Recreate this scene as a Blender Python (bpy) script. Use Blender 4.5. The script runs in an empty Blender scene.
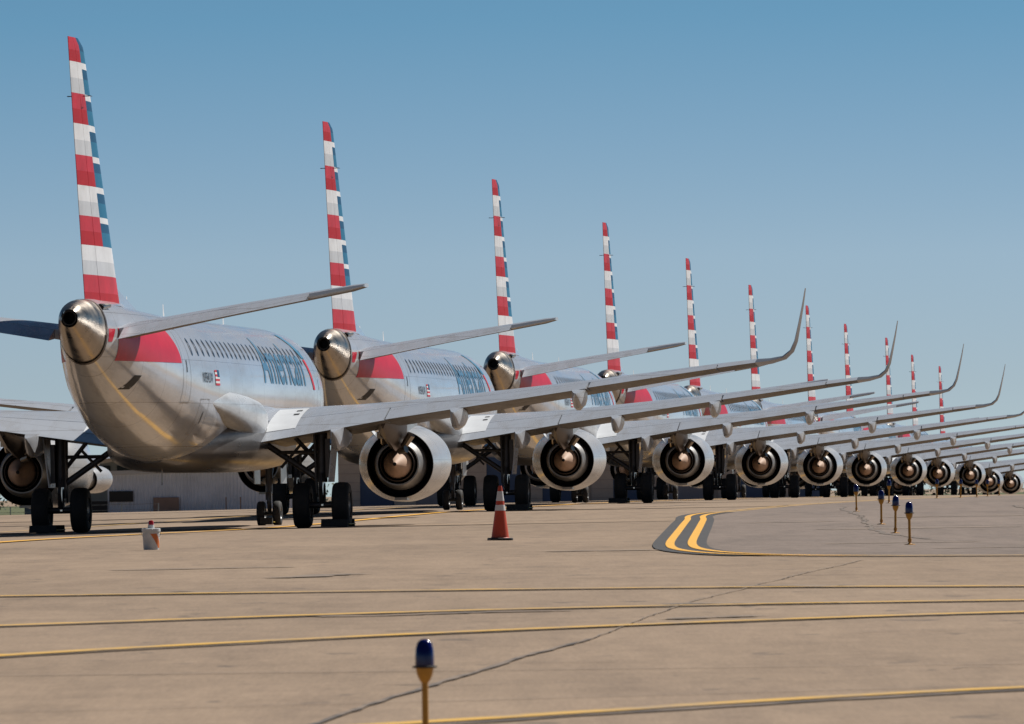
import bpy, bmesh, math, random
from mathutils import Vector, Matrix
random.seed(7)
PI = math.pi
scene = bpy.context.scene
COL = scene.collection
SUNV = (.62, .58, .86); SUNE = 5.0; EXPO = 0.19; CAMROLL = -.0125
SKY = dict(air=1.0, dust=.2, ozone=1.6, zs=4.0, z0=.14, str=.113)
import math
KN=[(5,-1.3),(30,-.92),(42,-.75),(55,-.62),(80,-.38),(110,-.13),(135,-.03),(165,.03),(197,0.0),(245,.159),(291,.197),(337,.146),(388,.066),(436,-.056),(484,-.139),(533,-.314),(579,-.446),(624,-.951),(672,-1.183),(760,-1.45),(1000,-1.75),(1500,-2.6),(3000,-5.),(9000,-14.)]
def g_long(y):
    if y<=KN[0][0]: return KN[0][1]
    for k in range(len(KN)-1):
        a,b=KN[k],KN[k+1]
        if y<=b[0]:
            def sl(i):
                if i<=0 or i>=len(KN)-1: return (KN[min(i+1,len(KN)-1)][1]-KN[max(i-1,0)][1])/(KN[min(i+1,len(KN)-1)][0]-KN[max(i-1,0)][0])
                d0=(KN[i][1]-KN[i-1][1])/(KN[i][0]-KN[i-1][0]); d1=(KN[i+1][1]-KN[i][1])/(KN[i+1][0]-KN[i][0])
                return 0 if d0*d1<=0 else 2*d0*d1/(d0+d1)
            hh=b[0]-a[0]; t=(y-a[0])/hh
            return (2*t**3-3*t*t+1)*a[1]+(t**3-2*t*t+t)*hh*sl(k)+(-2*t**3+3*t*t)*b[1]+(t**3-t*t)*hh*sl(k+1)
    return KN[-1][1]
def row_x(y): return -9.25+(y-179.)*.0885+1.75   # the line of the taxiway centre under the nose wheels
def ramp(v,a,b):
    t=max(0.,min(1.,(v-a)/(b-a))); return t*t*(3-2*t)
def ground_z(x,y):
    c=x-row_x(y)
    cs=.009*ramp(y,150,190)*(1-ramp(y,215,330))
    z=g_long(y)+cs*max(-8.,min(16.,c))
    z-=.012*ramp(y,150,260)*max(0.,min(90.,-c-6.))
    return z

# ------------------------------------------------------------------ materials
def new_mat(name):
    m = bpy.data.materials.new(name); m.use_nodes = True
    return m, m.node_tree.nodes, m.node_tree.links, m.node_tree.nodes['Principled BSDF']
def simple(name, col, rough=.5, metal=0., coat=0., var=0., scale=3., spec=None, bump=0., rvar=0.):
    m, N, L, b = new_mat(name)
    b.inputs['Base Color'].default_value = (*col, 1)
    b.inputs['Roughness'].default_value = rough
    b.inputs['Metallic'].default_value = metal
    b.inputs['Coat Weight'].default_value = coat
    b.inputs['Coat Roughness'].default_value = .08
    if spec is not None: b.inputs['Specular IOR Level'].default_value = spec
    if var or bump or rvar:
        tc = N.new('ShaderNodeTexCoord')
        n = N.new('ShaderNodeTexNoise'); n.inputs['Scale'].default_value = scale
        n.inputs['Detail'].default_value = 8; n.inputs['Roughness'].default_value = .65
        L.new(tc.outputs['Object'], n.inputs['Vector'])
        if var:
            mr = N.new('ShaderNodeMapRange'); mr.inputs[1].default_value = .3; mr.inputs[2].default_value = .7
            mr.inputs[3].default_value = 1 - var; mr.inputs[4].default_value = 1 + var
            L.new(n.outputs['Fac'], mr.inputs[0])
            hs = N.new('ShaderNodeHueSaturation'); hs.inputs['Color'].default_value = (*col, 1)
            L.new(mr.outputs[0], hs.inputs['Value']); L.new(hs.outputs[0], b.inputs['Base Color'])
        if rvar:
            m2 = N.new('ShaderNodeMapRange'); m2.inputs[1].default_value = .3; m2.inputs[2].default_value = .7
            m2.inputs[3].default_value = max(.02, rough - rvar); m2.inputs[4].default_value = rough + rvar
            L.new(n.outputs['Fac'], m2.inputs[0]); L.new(m2.outputs[0], b.inputs['Roughness'])
        if bump:
            bp = N.new('ShaderNodeBump'); bp.inputs['Strength'].default_value = bump; bp.inputs['Distance'].default_value = .02
            L.new(n.outputs['Fac'], bp.inputs['Height']); L.new(bp.outputs[0], b.inputs['Normal'])
    return m

def skin_mat(name, col, rough, metal, coat, panel=1.0, dirt=.25, dirtcol=(.16, .13, .10)):
    """painted aircraft skin: fine panel lines, rivet-row waviness, streaky grime"""
    m, N, L, b = new_mat(name)
    b.inputs['Metallic'].default_value = metal
    b.inputs['Coat Weight'].default_value = coat
    b.inputs['Coat Roughness'].default_value = .035
    tc = N.new('ShaderNodeTexCoord')
    oi = N.new('ShaderNodeObjectInfo'); rs = N.new('ShaderNodeVectorMath'); rs.operation = 'MULTIPLY_ADD'
    cb = N.new('ShaderNodeCombineXYZ')
    for k_ in range(3): L.new(oi.outputs['Random'], cb.inputs[k_])
    rs.inputs[1].default_value = (90, 50, 70); L.new(cb.outputs[0], rs.inputs[0]); L.new(tc.outputs['Object'], rs.inputs[2])
    sep = N.new('ShaderNodeSeparateXYZ'); L.new(tc.outputs['Object'], sep.inputs[0])
    # ring joints every few metres along x, lap joints along z
    def line(sock, period, width):
        a = N.new('ShaderNodeMath'); a.operation = 'PINGPONG'; a.inputs[1].default_value = period / 2
        L.new(sock, a.inputs[0])
        c = N.new('ShaderNodeMath'); c.operation = 'LESS_THAN'; c.inputs[1].default_value = width
        L.new(a.outputs[0], c.inputs[0]); return c.outputs[0]
    l1 = line(sep.outputs['X'], 1.9 * panel, .012); l2 = line(sep.outputs['Z'], .95 * panel, .007)
    mx = N.new('ShaderNodeMath'); mx.operation = 'MAXIMUM'; L.new(l1, mx.inputs[0]); L.new(l2, mx.inputs[1])
    n = N.new('ShaderNodeTexNoise'); n.inputs['Scale'].default_value = 1.0; n.inputs['Detail'].default_value = 9; n.inputs['Roughness'].default_value = .7
    mp = N.new('ShaderNodeMapping'); mp.inputs['Scale'].default_value = (.35, 2.2, 1.6)
    L.new(rs.outputs[0], mp.inputs[0]); L.new(mp.outputs[0], n.inputs['Vector'])
    r = N.new('ShaderNodeMapRange'); r.inputs[1].default_value = .45; r.inputs[2].default_value = .75; r.inputs[3].default_value = 0; r.inputs[4].default_value = dirt
    L.new(n.outputs['Fac'], r.inputs[0])
    ad = N.new('ShaderNodeMath'); ad.operation = 'MULTIPLY_ADD'; ad.inputs[1].default_value = .42; ad.use_clamp = True
    L.new(mx.outputs[0], ad.inputs[0]); L.new(r.outputs[0], ad.inputs[2])
    mix = N.new('ShaderNodeMix'); mix.data_type = 'RGBA'
    mix.inputs['A'].default_value = (*col, 1); mix.inputs['B'].default_value = (*dirtcol, 1)
    L.new(ad.outputs[0], mix.inputs['Factor']); L.new(mix.outputs['Result'], b.inputs['Base Color'])
    rr = N.new('ShaderNodeMapRange'); rr.inputs[1].default_value = .35; rr.inputs[2].default_value = .75
    rr.inputs[3].default_value = rough; rr.inputs[4].default_value = rough + .18
    L.new(n.outputs['Fac'], rr.inputs[0]); L.new(rr.outputs[0], b.inputs['Roughness'])
    n2 = N.new('ShaderNodeTexNoise'); n2.inputs['Scale'].default_value = 1.1; n2.inputs['Detail'].default_value = 2
    L.new(rs.outputs[0], n2.inputs['Vector'])
    bp = N.new('ShaderNodeBump'); bp.inputs['Strength'].default_value = .25; bp.inputs['Distance'].default_value = .02
    L.new(n2.outputs['Fac'], bp.inputs['Height']); L.new(bp.outputs[0], b.inputs['Normal'])
    return m

M = {}
M['skin'] = skin_mat('silver_paint', (.55, .58, .63), .09, .22, .12, dirt=.45, dirtcol=(.15, .125, .10))
M['fairing'] = skin_mat('fairing_paint_and_shade', (.085, .085, .09), .25, .05, .0, dirt=.5, dirtcol=(.05, .045, .04))  # grimy grey paint, with the shade beneath the belly put into its colour
M['belly'] = skin_mat('belly_paint', (.27, .27, .275), .28, .35, .15, dirt=.55)
M['wing'] = skin_mat('wing_paint', (.46, .49, .54), .20, .05, .0, panel=.6, dirt=.45)
M['rootfairing'] = skin_mat('scuffed_root_fairing', (.56, .59, .62), .25, .05, .2, dirt=.9, dirtcol=(.20, .20, .20))
M['under'] = skin_mat('underside_grey_and_shade', (.12, .11, .10), .5, .1, .0, panel=.6, dirt=.4, dirtcol=(.08, .07, .06))
M['winglet'] = skin_mat('winglet_shade_paint', (.15, .15, .155), .3, .2, .2, dirt=.4)  # darker than the wing: the winglet's shaded look is put into the colour
M['flap'] = skin_mat('flap_paint', (.48, .51, .56), .18, .05, .0, panel=.5, dirt=.45)
M['white'] = simple('white_paint', (.76, .78, .80), .4, 0, .1, .08, 2)
M['finwhite'] = simple('fin_white', (.68, .69, .71), .5, 0, 0, .13, 1.4, spec=.2)
M['fingrey'] = simple('fin_grey', (.52, .54, .57), .5, 0, 0, .13, 1.4, spec=.2)
M['flash'] = simple('glossy_red', (.50, .015, .04), .4, 0, .0, .1, 3, spec=.25)
M['red'] = simple('fin_red', (.50, .022, .04), .45, 0, 0, .22, 1.4, spec=.2)
M['red2'] = simple('fin_dark_red', (.40, .018, .03), .6, 0, 0, .10, 3, spec=.15)
M['blue'] = simple('fin_blue', (.010, .085, .18), .6, 0, 0, .08, 3, spec=.15)
M['blue2'] = simple('fin_light_blue', (.02, .15, .27), .6, 0, 0, .08, 3, spec=.15)
M['text'] = simple('lettering_blue', (.05, .16, .27), .4, 0, .15)
M['metal'] = simple('polished_metal', (.36, .32, .275), .33, 1, 0, .3, 2.5, rvar=.12)
M['cowl'] = skin_mat('cowl_paint', (.47, .485, .51), .2, .2, .0, panel=.8, dirt=.55, dirtcol=(.17, .15, .13))
M['nozzle'] = simple('brushed_nozzle_metal', (.34, .335, .33), .40, .55, 0, .15, 5, rvar=.08)
M['plug'] = simple('heat_browned_metal', (.52, .355, .26), .7, 0, 0, .22, 4, rvar=.1)
M['hot'] = simple('burnt_metal', (.09, .07, .06), .45, .7, 0, .2, 4)
M['duct'] = simple('duct_black', (.012, .012, .013), .6)
M['black'] = simple('black', (.008, .008, .009), .6)
M['scuffed'] = skin_mat('scuffed_white_paint', (.66, .68, .70), .38, 0, .2, dirt=.5, dirtcol=(.3, .29, .28))
M['strut'] = simple('gear_grey', (.055, .055, .06), .4, .4, 0, .2, 6)
M['oleo'] = simple('chrome', (.7, .7, .7), .12, 1)
M['tyre'] = simple('tyre_rubber', (.018, .018, .019), .8, 0, 0, .25, 9)
M['rim'] = simple('wheel_rim', (.28, .29, .30), .4, .5, 0, .25, 8)
M['glass'] = simple('window_dark', (.02, .035, .055), .12, 0, .5)
M['gold'] = simple('yellow_chromate', (.50, .36, .05), .5, 0, 0, .2, 4)

# ------------------------------------------------------------------ object helpers
def link_mesh(name, verts, faces, mats, parent=None, smooth=True, fm=None, angle=35):
    me = bpy.data.meshes.new(name)
    me.from_pydata([tuple(v) for v in verts], [], faces)
    if not isinstance(mats, (list, tuple)): mats = [mats]
    for m in mats: me.materials.append(m)
    if fm: me.polygons.foreach_set('material_index', fm)
    bm = bmesh.new(); bm.from_mesh(me)
    bmesh.ops.recalc_face_normals(bm, faces=bm.faces)
    bm.to_mesh(me); bm.free()
    if smooth:
        me.polygons.foreach_set('use_smooth', [True] * len(me.polygons))
        me.set_sharp_from_angle(angle=math.radians(angle))
    me.update()
    o = bpy.data.objects.new(name, me); COL.objects.link(o)
    if parent: o.parent = parent
    return o
class MB:
    """collects shapes into one mesh"""
    def __init__(s): s.v = []; s.f = []; s.m = []; s.mi = 0
    def add(s, v, f):
        o = len(s.v); s.v += [tuple(p) for p in v]; s.f += [tuple(i + o for i in q) for q in f]; s.m += [s.mi] * len(f)
    def box(s, c, d, R=None):
        P = []
        for i in (-.5, .5):
            for j in (-.5, .5):
                for k in (-.5, .5):
                    p = Vector((i * d[0], j * d[1], k * d[2]))
                    if R is not None: p = R @ p
                    P.append(p + Vector(c))
        s.add(P, [(0, 1, 3, 2), (4, 6, 7, 5), (0, 4, 5, 1), (2, 3, 7, 6), (0, 2, 6, 4), (1, 5, 7, 3)])
    def tube(s, a, b, r0, r1=None, n=12):
        r1 = r0 if r1 is None else r1
        a = Vector(a); b = Vector(b); d = (b - a).normalized()
        u = d.orthogonal().normalized(); w = d.cross(u)
        P = [a + (u * math.cos(2 * PI * i / n) + w * math.sin(2 * PI * i / n)) * r0 for i in range(n)] + \
            [b + (u * math.cos(2 * PI * i / n) + w * math.sin(2 * PI * i / n)) * r1 for i in range(n)]
        s.add(P, [(i, (i + 1) % n, n + (i + 1) % n, n + i) for i in range(n)] + [tuple(range(n))[::-1], tuple(range(n, 2 * n))])
    def rev(s, prof, origin=(0, 0, 0), axis='x', n=40, close=False):
        """revolve (pos, radius) profile round an axis"""
        P = []; F = []
        for (t, r) in prof:
            for i in range(n):
                a = 2 * PI * i / n
                c, d = math.cos(a) * r, math.sin(a) * r
                p = (t, c, d) if axis == 'x' else (c, t, d) if axis == 'y' else (c, d, t)
                P.append((p[0] + origin[0], p[1] + origin[1], p[2] + origin[2]))
        k = len(prof)
        for j in range(k - 1 if not close else k):
            for i in range(n):
                j2 = (j + 1) % k
                F.append((j * n + i, j * n + (i + 1) % n, j2 * n + (i + 1) % n, j2 * n + i))
        s.add(P, F)
    def build(s, name, mats, parent=None, smooth=True, angle=35):
        return link_mesh(name, s.v, s.f, mats, parent, smooth, s.m if isinstance(mats, (list, tuple)) else None, angle)
def rings(R, cap=True):
    """faces of a loft through equal-length closed rings"""
    n = len(R[0]); V = [p for r in R for p in r]; F = []
    for j in range(len(R) - 1):
        for i in range(n):
            F.append((j * n + i, j * n + (i + 1) % n, (j + 1) * n + (i + 1) % n, (j + 1) * n + i))
    if cap: F.append(tuple(range(n))[::-1]); F.append(tuple(range((len(R) - 1) * n, len(R) * n)))
    return V, F
def tag(o, label=None, cat=None, group=None, kind=None):
    if label: o['label'] = label
    if cat: o['category'] = cat
    if group: o['group'] = group
    if kind: o['kind'] = kind
    return o
def empty(name, loc=(0, 0, 0), rot=(0, 0, 0)):
    o = bpy.data.objects.new(name, None); COL.objects.link(o); o.location = loc; o.rotation_euler = rot
    o.empty_display_size = .5
    return o
def copy_tree(o, parent=None):
    c = o.copy(); COL.objects.link(c)
    if parent: c.parent = parent
    for ch in list(o.children): copy_tree(ch, c)
    return c
# ------------------------------------------------------------------ the jet
# local frame: x forward, y left, z up, origin on the ground between the main wheels.
# s = metres forward of the tail end, q = metres to the RIGHT of the centreline
S0 = 17.9
def P3(s, q, z): return (s - S0, -q, z)
FUS = [  # s, top z, bottom z, half width
 (1.9, 5.03, 3.67, .50), (2.5, 5.03, 3.46, .59), (3.2, 5.02, 3.22, .70), (4.4, 5.00, 2.85, .87), (5.8, 4.97, 2.47, 1.04),
 (7.2, 4.94, 2.19, 1.18), (8.8, 4.91, 1.88, 1.32), (10.6, 4.88, 1.65, 1.43), (12.6, 4.86, 1.53, 1.495), (14.5, 4.85, 1.50, 1.505),
 (18, 4.85, 1.50, 1.505), (22, 4.85, 1.50, 1.505), (26, 4.85, 1.50, 1.505), (28.6, 4.85, 1.50, 1.505), (30.8, 4.80, 1.52, 1.45), (32.3, 4.62, 1.58, 1.34),
 (33.4, 4.30, 1.66, 1.15), (34.4, 3.80, 1.78, .92), (35.2, 3.38, 1.93, .68), (35.8, 3.05, 2.10, .44), (36.1, 2.84, 2.27, .25), (36.24, 2.68, 2.42, .11)]
NE = 2.12
def fus_at(s):
    A = FUS
    if s <= A[0][0]: return A[0][1:]
    for a, b in zip(A, A[1:]):
        if s <= b[0]:
            t = (s - a[0]) / (b[0] - a[0]); return tuple(a[k] * (1 - t) + b[k] * t for k in (1, 2, 3))
    return A[-1][1:]
def side_q(s, z, off=0.):
    zt, zb, w = fus_at(s); zc = (zt + zb) / 2; h = (zt - zb) / 2
    t = min(.999, abs((z - zc) / (h + off)))
    return (w + off) * (1 - t ** NE) ** (1 / NE)
def fus_ring(s, zt, zb, w, n=48):
    zc = (zt + zb) / 2; h = (zt - zb) / 2; R = []
    for i in range(n):
        a = 2 * PI * i / n; c, d = math.cos(a), math.sin(a)
        R.append(P3(s, w * math.copysign(abs(c) ** (2 / NE), c), zc + h * math.copysign(abs(d) ** (2 / NE), d)))
    return R
def resample(A, n):
    out = []
    for a, b in zip(A, A[1:]):
        for k in range(n):
            t = k / n; out.append(tuple(a[j] * (1 - t) + b[j] * t for j in range(len(a))))
    return out + [A[-1]]
def patch(side, s0, s1, z0, z1, off=.006, ns=2, nz=2, slant=0.):
    """a small piece of skin lying just proud of the fuselage side; side +1 = right"""
    V = []; F = []
    for j in range(nz + 1):
        for i in range(ns + 1):
            z = z0 + (z1 - z0) * j / nz; s = s0 + (s1 - s0) * i / ns + slant * j / nz
            V.append(P3(s, side * side_q(s, z, off), z))
    for j in range(nz):
        for i in range(ns):
            a = j * (ns + 1) + i; F.append((a, a + 1, a + ns + 2, a + ns + 1))
    return V, F
def foil(x, tc):  # half thickness / chord at fraction x from the leading edge
    x = max(0., min(1., x))
    return 5 * tc * (.2969 * math.sqrt(x) - .126 * x - .3516 * x * x + .2843 * x ** 3 - .1036 * x ** 4)
def lifting(stations, f0, f1, side=1, droop=0., n=12, caps=True, zoff=0.):
    """stations: q, sTE, chord, zTE, tc, incidence(rad), nq, nz (thickness direction). fractions from the LE"""
    R = []
    for (q, st, c, z, tc, inc, nq, nz) in stations:
        ring = []
        xs = [f0 + (f1 - f0) * .5 * (1 - math.cos(PI * k / n)) for k in range(n + 1)] if f0 == 0 else [f0 + (f1 - f0) * k / n for k in range(n + 1)]
        def pt(x, sg):
            th = foil(x, tc) * c; cam = .012 * c * 4 * x * (1 - x)
            up = cam + sg * th + (1 - x) * c * math.sin(inc)
            s = st + (1 - x) * c
            if droop:
                dx = (x - f0) * c; up -= math.tan(droop) * dx
            up += zoff
            return P3(s, side * (q + nq * up), z + nz * up)
        for x in xs: ring.append(pt(x, 1))
        for x in (xs[::-1][:-1] if f0 == 0 else xs[::-1]): ring.append(pt(x, -1))
        R.append(ring)
    return rings(R, caps)
def lerp_st(A, q):
    for a, b in zip(A, A[1:]):
        if q <= b[0]:
            t = (q - a[0]) / (b[0] - a[0]); return tuple(a[k] * (1 - t) + b[k] * t for k in range(len(a)))
    return A[-1]
R_ = math.radians
WING = [(1.1, 17.0, 7.0, 1.98, .14, R_(3.0), 0, 1), (1.75, 17.0, 6.5, 2.06, .14, R_(2.9), 0, 1), (4.6, 16.95, 4.45, 2.48, .13, R_(1.5), 0, 1),
        (9.4, 16.3, 2.75, 3.08, .12, R_(.2), 0, 1), (12.4, 15.85, 1.8, 3.45, .115, R_(.0), 0, 1), (13.3, 15.7, 1.5, 3.55, .11, R_(0), 0, 1)]
WLET = [(13.3, 15.7, 1.5, 3.55, .11, R_(0), 0, 1), (13.62, 15.62, 1.3, 3.58, .10, 0, -.25, .97), (13.94, 15.55, 1.12, 3.65, .09, 0, -.6, .8),
        (14.13, 15.46, .98, 3.80, .085, 0, -.85, .53), (14.24, 15.36, .86, 4.02, .08, 0, -.96, .27), (14.34, 15.22, .70, 4.4, .075, 0, -.975, .22),
        (14.44, 15.05, .52, 4.8, .07, 0, -.98, .2), (14.53, 14.88, .30, 5.2, .06, 0, -.98, .2)]
STAB = [(.15, 1.95, 2.95, 4.14, .12, R_(3.2), 0, 1), (3., 1.65, 2.2, 4.64, .11, R_(2.8), 0, 1), (5.75, 1.35, 1.45, 5.09, .10, R_(2.0), 0, 1), (6.08, 1.3, 1.1, 5.15, .08, R_(2), 0, 1)]

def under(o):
    # grey undersides, coloured darker still to paint in the shade under the wings
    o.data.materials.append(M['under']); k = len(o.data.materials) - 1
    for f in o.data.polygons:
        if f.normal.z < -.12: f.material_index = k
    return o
def make_jet():
    root = empty('airliner')
    # fuselage
    R = [fus_ring(*a) for a in resample(FUS, 3)]
    V, F = rings(R); link_mesh('fuselage', V, F, M['skin'], root, angle=60)
    fus = root.children[0]
    # tail cone: bare metal, ends round the exhaust hole
    TC = [(1.9, 5.035, 3.665, .505), (1.5, 5.02, 3.80, .46), (1.1, 5.00, 3.94, .41), (.7, 4.96, 4.09, .345), (.35, 4.91, 4.22, .28), (.1, 4.83, 4.34, .215), (.0, 4.78, 4.40, .18)]
    R = [fus_ring(*a, n=40) for a in TC]
    V, F = rings(R, False); tcn = link_mesh('tail_cone', V, F, M['metal'], root, angle=60)
    mb = MB(); mb.rev([(.0, .15), (-.03, .158), (-.03, .135), (.03, .128), (.6, .12), (.6, .001)], (0 - S0, 0, 4.60), n=24); mb.build('exhaust_pipe', M['duct'], tcn)
    R = [fus_ring(s, zt, zb, w, 40) for (s, zt, zb, w) in ((1.83, 5.045, 3.66, .510), (1.97, 5.048, 3.63, .520))]
    V, F = rings(R, False); link_mesh('seal_band', V, F, M['hot'], tcn)
    # red flash on both flanks behind the cabin, below the stabilizer
    for sd in (1, -1):
        V = []; F = []; ns, nz = 14, 10
        for j in range(nz + 1):
            z = 3.72 + (4.42 - 3.72) * j / nz
            for i in range(ns + 1):
                s1 = 8.0 - .55 * ((z - 3.72) / .7) ** 2
                s0 = 2.75
                s = s0 + (s1 - s0) * i / ns
                V.append(P3(s, sd * side_q(s, z, .005), z))
        for j in range(nz):
            for i in range(ns): a = j * (ns + 1) + i; F.append((a, a + 1, a + ns + 2, a + ns + 1))
        link_mesh('tail_flash', V, F, M['flash'], root)
        V = []; F = []
        for j in range(5):
            z = 4.12 + .07 * j
            for i in range(3):
                s = 2.05 + (.25 + (z - 4.12) * .9) * i / 2
                V.append(P3(s, sd * side_q(s, z, .006), z))
        for j in range(4):
            for i in range(2): a = j * 3 + i; F.append((a, a + 1, a + 4, a + 3))
        link_mesh('tail_flash', V, F, M['flash'], root)
    # belly fairing
    BF = [(11.6, 2.15, 1.55, .35), (12.4, 2.35, 1.44, .8), (13.6, 2.55, 1.37, 1.2), (15.0, 2.66, 1.335, 1.52), (16.6, 2.74, 1.33, 1.74), (18, 2.76, 1.33, 1.82), (20, 2.72, 1.33, 1.84), (23, 2.6, 1.33, 1.82),
          (24.6, 2.45, 1.36, 1.6), (25.8, 2.2, 1.44, 1.15), (26.5, 2.0, 1.5, .7)]
    def bring(s, zt, zb, w, n=40):
        zc = (zt + zb) / 2; h = (zt - zb) / 2; e = 2.7
        return [P3(s, w * math.copysign(abs(math.cos(2*PI*i/n)) ** (2 / e), math.cos(2*PI*i/n)), zc + h * math.copysign(abs(math.sin(2*PI*i/n)) ** (2 / e), math.sin(2*PI*i/n))) for i in range(n)]
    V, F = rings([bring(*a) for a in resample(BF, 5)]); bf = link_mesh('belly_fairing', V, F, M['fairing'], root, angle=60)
    mb = MB()
    mb.tube(P3(13.2, 0, 1.42), P3(13.15, 0, 1.05), .012, n=6)
    mb.build('drain_mast', M['metal'], bf)
    for sd in (1, -1):
        RR = []
        for (s, r, zc, qc) in ((11.0, .03, 2.90, 1.36), (11.8, .13, 2.88, 1.32), (12.8, .22, 2.84, 1.33), (13.8, .30, 2.78, 1.36), (15.0, .34, 2.68, 1.42), (16.2, .37, 2.60, 1.46), (17.4, .37, 2.52, 1.49), (18.5, .3, 2.5, 1.45)):
            RR.append([P3(s, sd * (qc + r * math.cos(2 * PI * i / 24)), zc + 1.25 * r * math.copysign(abs(math.sin(2 * PI * i / 24)) ** .8, math.sin(2 * PI * i / 24))) for i in range(24)])
        V, F = rings(RR); link_mesh('wing_root_fairing', V, F, M['rootfairing'], root, angle=60)
    # cabin windows
    for sd in (1, -1):
        for k in range(27):
            s = 9.4 + .74 * k
            V = []
            for i in range(14):
                a = 2 * PI * i / 14; c, d = math.cos(a), math.sin(a)
                ss = s + .09 * math.copysign(abs(c) ** .75, c); z = 4.10 + .20 * math.copysign(abs(d) ** .75, d)
                V.append(P3(ss, sd * side_q(ss, z, .007), z))
            link_mesh('window', V, [tuple(range(14))], M['glass'], root, smooth=False)
    # doors: outline strips in one mesh per door
    def door(sd, s0, s1, z0, z1, name='door'):
        mb = MB(); w = .022
        for (a, b, c, d) in ((s0, s0 + w, z0, z1), (s1 - w, s1, z0, z1), (s0 + w, s1 - w, z1 - w, z1), (s0 + w, s1 - w, z0, z0 + w)):
            mb.add(*patch(sd, a, b, c, d, .005, 1, 12 if d - c > .3 else 1))
        mb.build(name, M['belly'], root)
        mb = MB(); mb.add(*patch(sd, (s0 + s1) / 2 - .03, (s0 + s1) / 2 + .03, (z0 + z1) / 2 - .15, (z0 + z1) / 2 + .12, .007, 1, 3)); mb.build('door_handle', M['black'], root)
    for sd in (1, -1):
        door(sd, 8.1, 8.85, 2.85, 4.5); door(sd, 30.0, 30.8, 2.6, 4.35)
    door(1, 10.0, 11.0, 2.15, 2.95, 'cargo_door'); door(1, 26.6, 27.8, 1.85, 2.75, 'cargo_door')
    # outflow slot and scoops on the tail
    mb = MB(); mb.add(*patch(1, 3.9, 4.35, 3.12, 3.42, .006, 3, 3, slant=.3)); mb.build('outflow_slot', M['black'], root)
    mb = MB()
    mb.tube(P3(2.05, .36, 4.86), P3(2.75, .44, 4.90), .075, .05, 12); mb.build('intake_scoop', M['metal'], root)
    mb = MB(); mb.tube(P3(2.03, .358, 4.858), P3(2.06, .361, 4.862), .062, .062, 12); mb.build('intake_mouth', M['black'], root)
    # antennas on the back
    for s, h in ((8.4, .33), (14.0, .33), (24.0, .3)):
        zt = fus_at(s)[0]; mb = MB()
        mb.add(*rings([[P3(s + a * .25 * (1 - k * .55) - k * .1, b * .018 * (1 - .6 * k), zt - .03 + h * k) for a, b in ((-.5, 0), (0, 1), (.5, 0), (0, -1))] for k in (0, 1)]))
        mb.build('antenna', M['finwhite'], root, smooth=False)
    # registration and flag
    def decal_text(txt, size, s_start, z0, side, xs, mat, name, shear=0.):
        cu = bpy.data.curves.new(name, 'FONT'); cu.body = txt; cu.size = size; cu.shear = shear; cu.offset = .012 * size
        o = bpy.data.objects.new(name, cu); COL.objects.link(o)
        dg = bpy.context.evaluated_depsgraph_get(); me = bpy.data.meshes.new_from_object(o.evaluated_get(dg))
        bpy.data.objects.remove(o)
        bm = bmesh.new(); bm.from_mesh(me)
        ys = [v.co.y for v in bm.verts]; y = min(ys); w = max(v.co.x for v in bm.verts) * xs
        while y < max(ys):
            y += .07; bmesh.ops.bisect_plane(bm, geom=bm.verts[:] + bm.edges[:] + bm.faces[:], plane_co=(0, y, 0), plane_no=(0, 1, 0))
        for v in bm.verts:
            ss = s_start + v.co.x * xs if side > 0 else s_start + w - v.co.x * xs
            z = z0 + v.co.y
            v.co = Vector(P3(ss, side * side_q(ss, z, .009), z))
        bm.to_mesh(me); bm.free()
        me.materials.clear(); me.materials.append(mat)
        oo = bpy.data.objects.new(name, me); COL.objects.link(oo); oo.parent = root
        return oo, w
    for sd in (1, -1):
        _, w = decal_text('American', 1.52, 20.0, 3.42, sd, 1.30, M['text'], 'lettering')
        # slanted flight symbol ahead of the name: blue upper stroke, red lower stroke
        mb = MB(); mb.add(*patch(sd, 26.9, 27.6, 4.08, 4.68, .009, 3, 8, slant=-1.0) if 0 else patch(sd, 28.3, 28.85, 4.08, 4.66, .010, 3, 8, slant=-.95)); mb.build('flight_symbol', M['blue2'], root)
        mb = MB(); mb.add(*patch(sd, 29.1, 29.5, 3.32, 4.05, .010, 3, 8, slant=-.75)); mb.build('flight_symbol', M['red'], root)
        decal_text('N954UW', .32, 10.15, 3.32, sd, 1.0, M['strut'], 'registration')
        mb = MB()
        for k in range(7):
            mb.mi = 0 if k % 2 == 0 else 1
            mb.add(*patch(sd, 11.75, 12.3, 3.26 + k * .05, 3.308 + k * .05, .009, 2, 1))
        mb.mi = 2; mb.add(*patch(sd, 12.02, 12.3, 3.45, 3.61, .012, 2, 2))
        mb.build('flag', [M['red'], M['finwhite'], M['blue']], root)
    # cockpit windows
    for sd in (1, -1):
        for (s0, s1, z0, z1) in ((33.3, 34.0, 3.72, 4.05), (32.3, 33.2, 3.75, 4.15)):
            mb = MB(); mb.add(*patch(sd, s0, s1, z0, z1 - (.12 if s0 > 33 else 0), .008, 3, 3, slant=-.15)); mb.build('cockpit_window', M['glass'], root)
    # ---- fin: stripes as faces
    edges = [10.57, 10.06, 9.40, 8.76, 8.10, 7.46, 6.82, 6.20, 5.57, 4.86]
    zs = []
    for a, b in zip(edges, edges[1:]): zs += [a, a - (a - b) * .2, a - (a - b) * .52]
    zs.append(4.86); zs = sorted(set(round(z, 3) for z in zs))
    zs = [z for z in zs if z < 10.5] + [10.42, 10.57]; zs = sorted(set(zs))
    def fin_pt(z, x, sg):
        t = (z - 4.86) / (10.57 - 4.86)
        st = 2.25 + (.62 - 2.25) * t; c = 4.5 + (1.75 - 4.5) * t
        if z > 10.4: c -= (z - 10.4) * 3.0
        th = foil(x, .085) * c + .006
        return P3(st + (1 - x) * c, sg * th, z)
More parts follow.
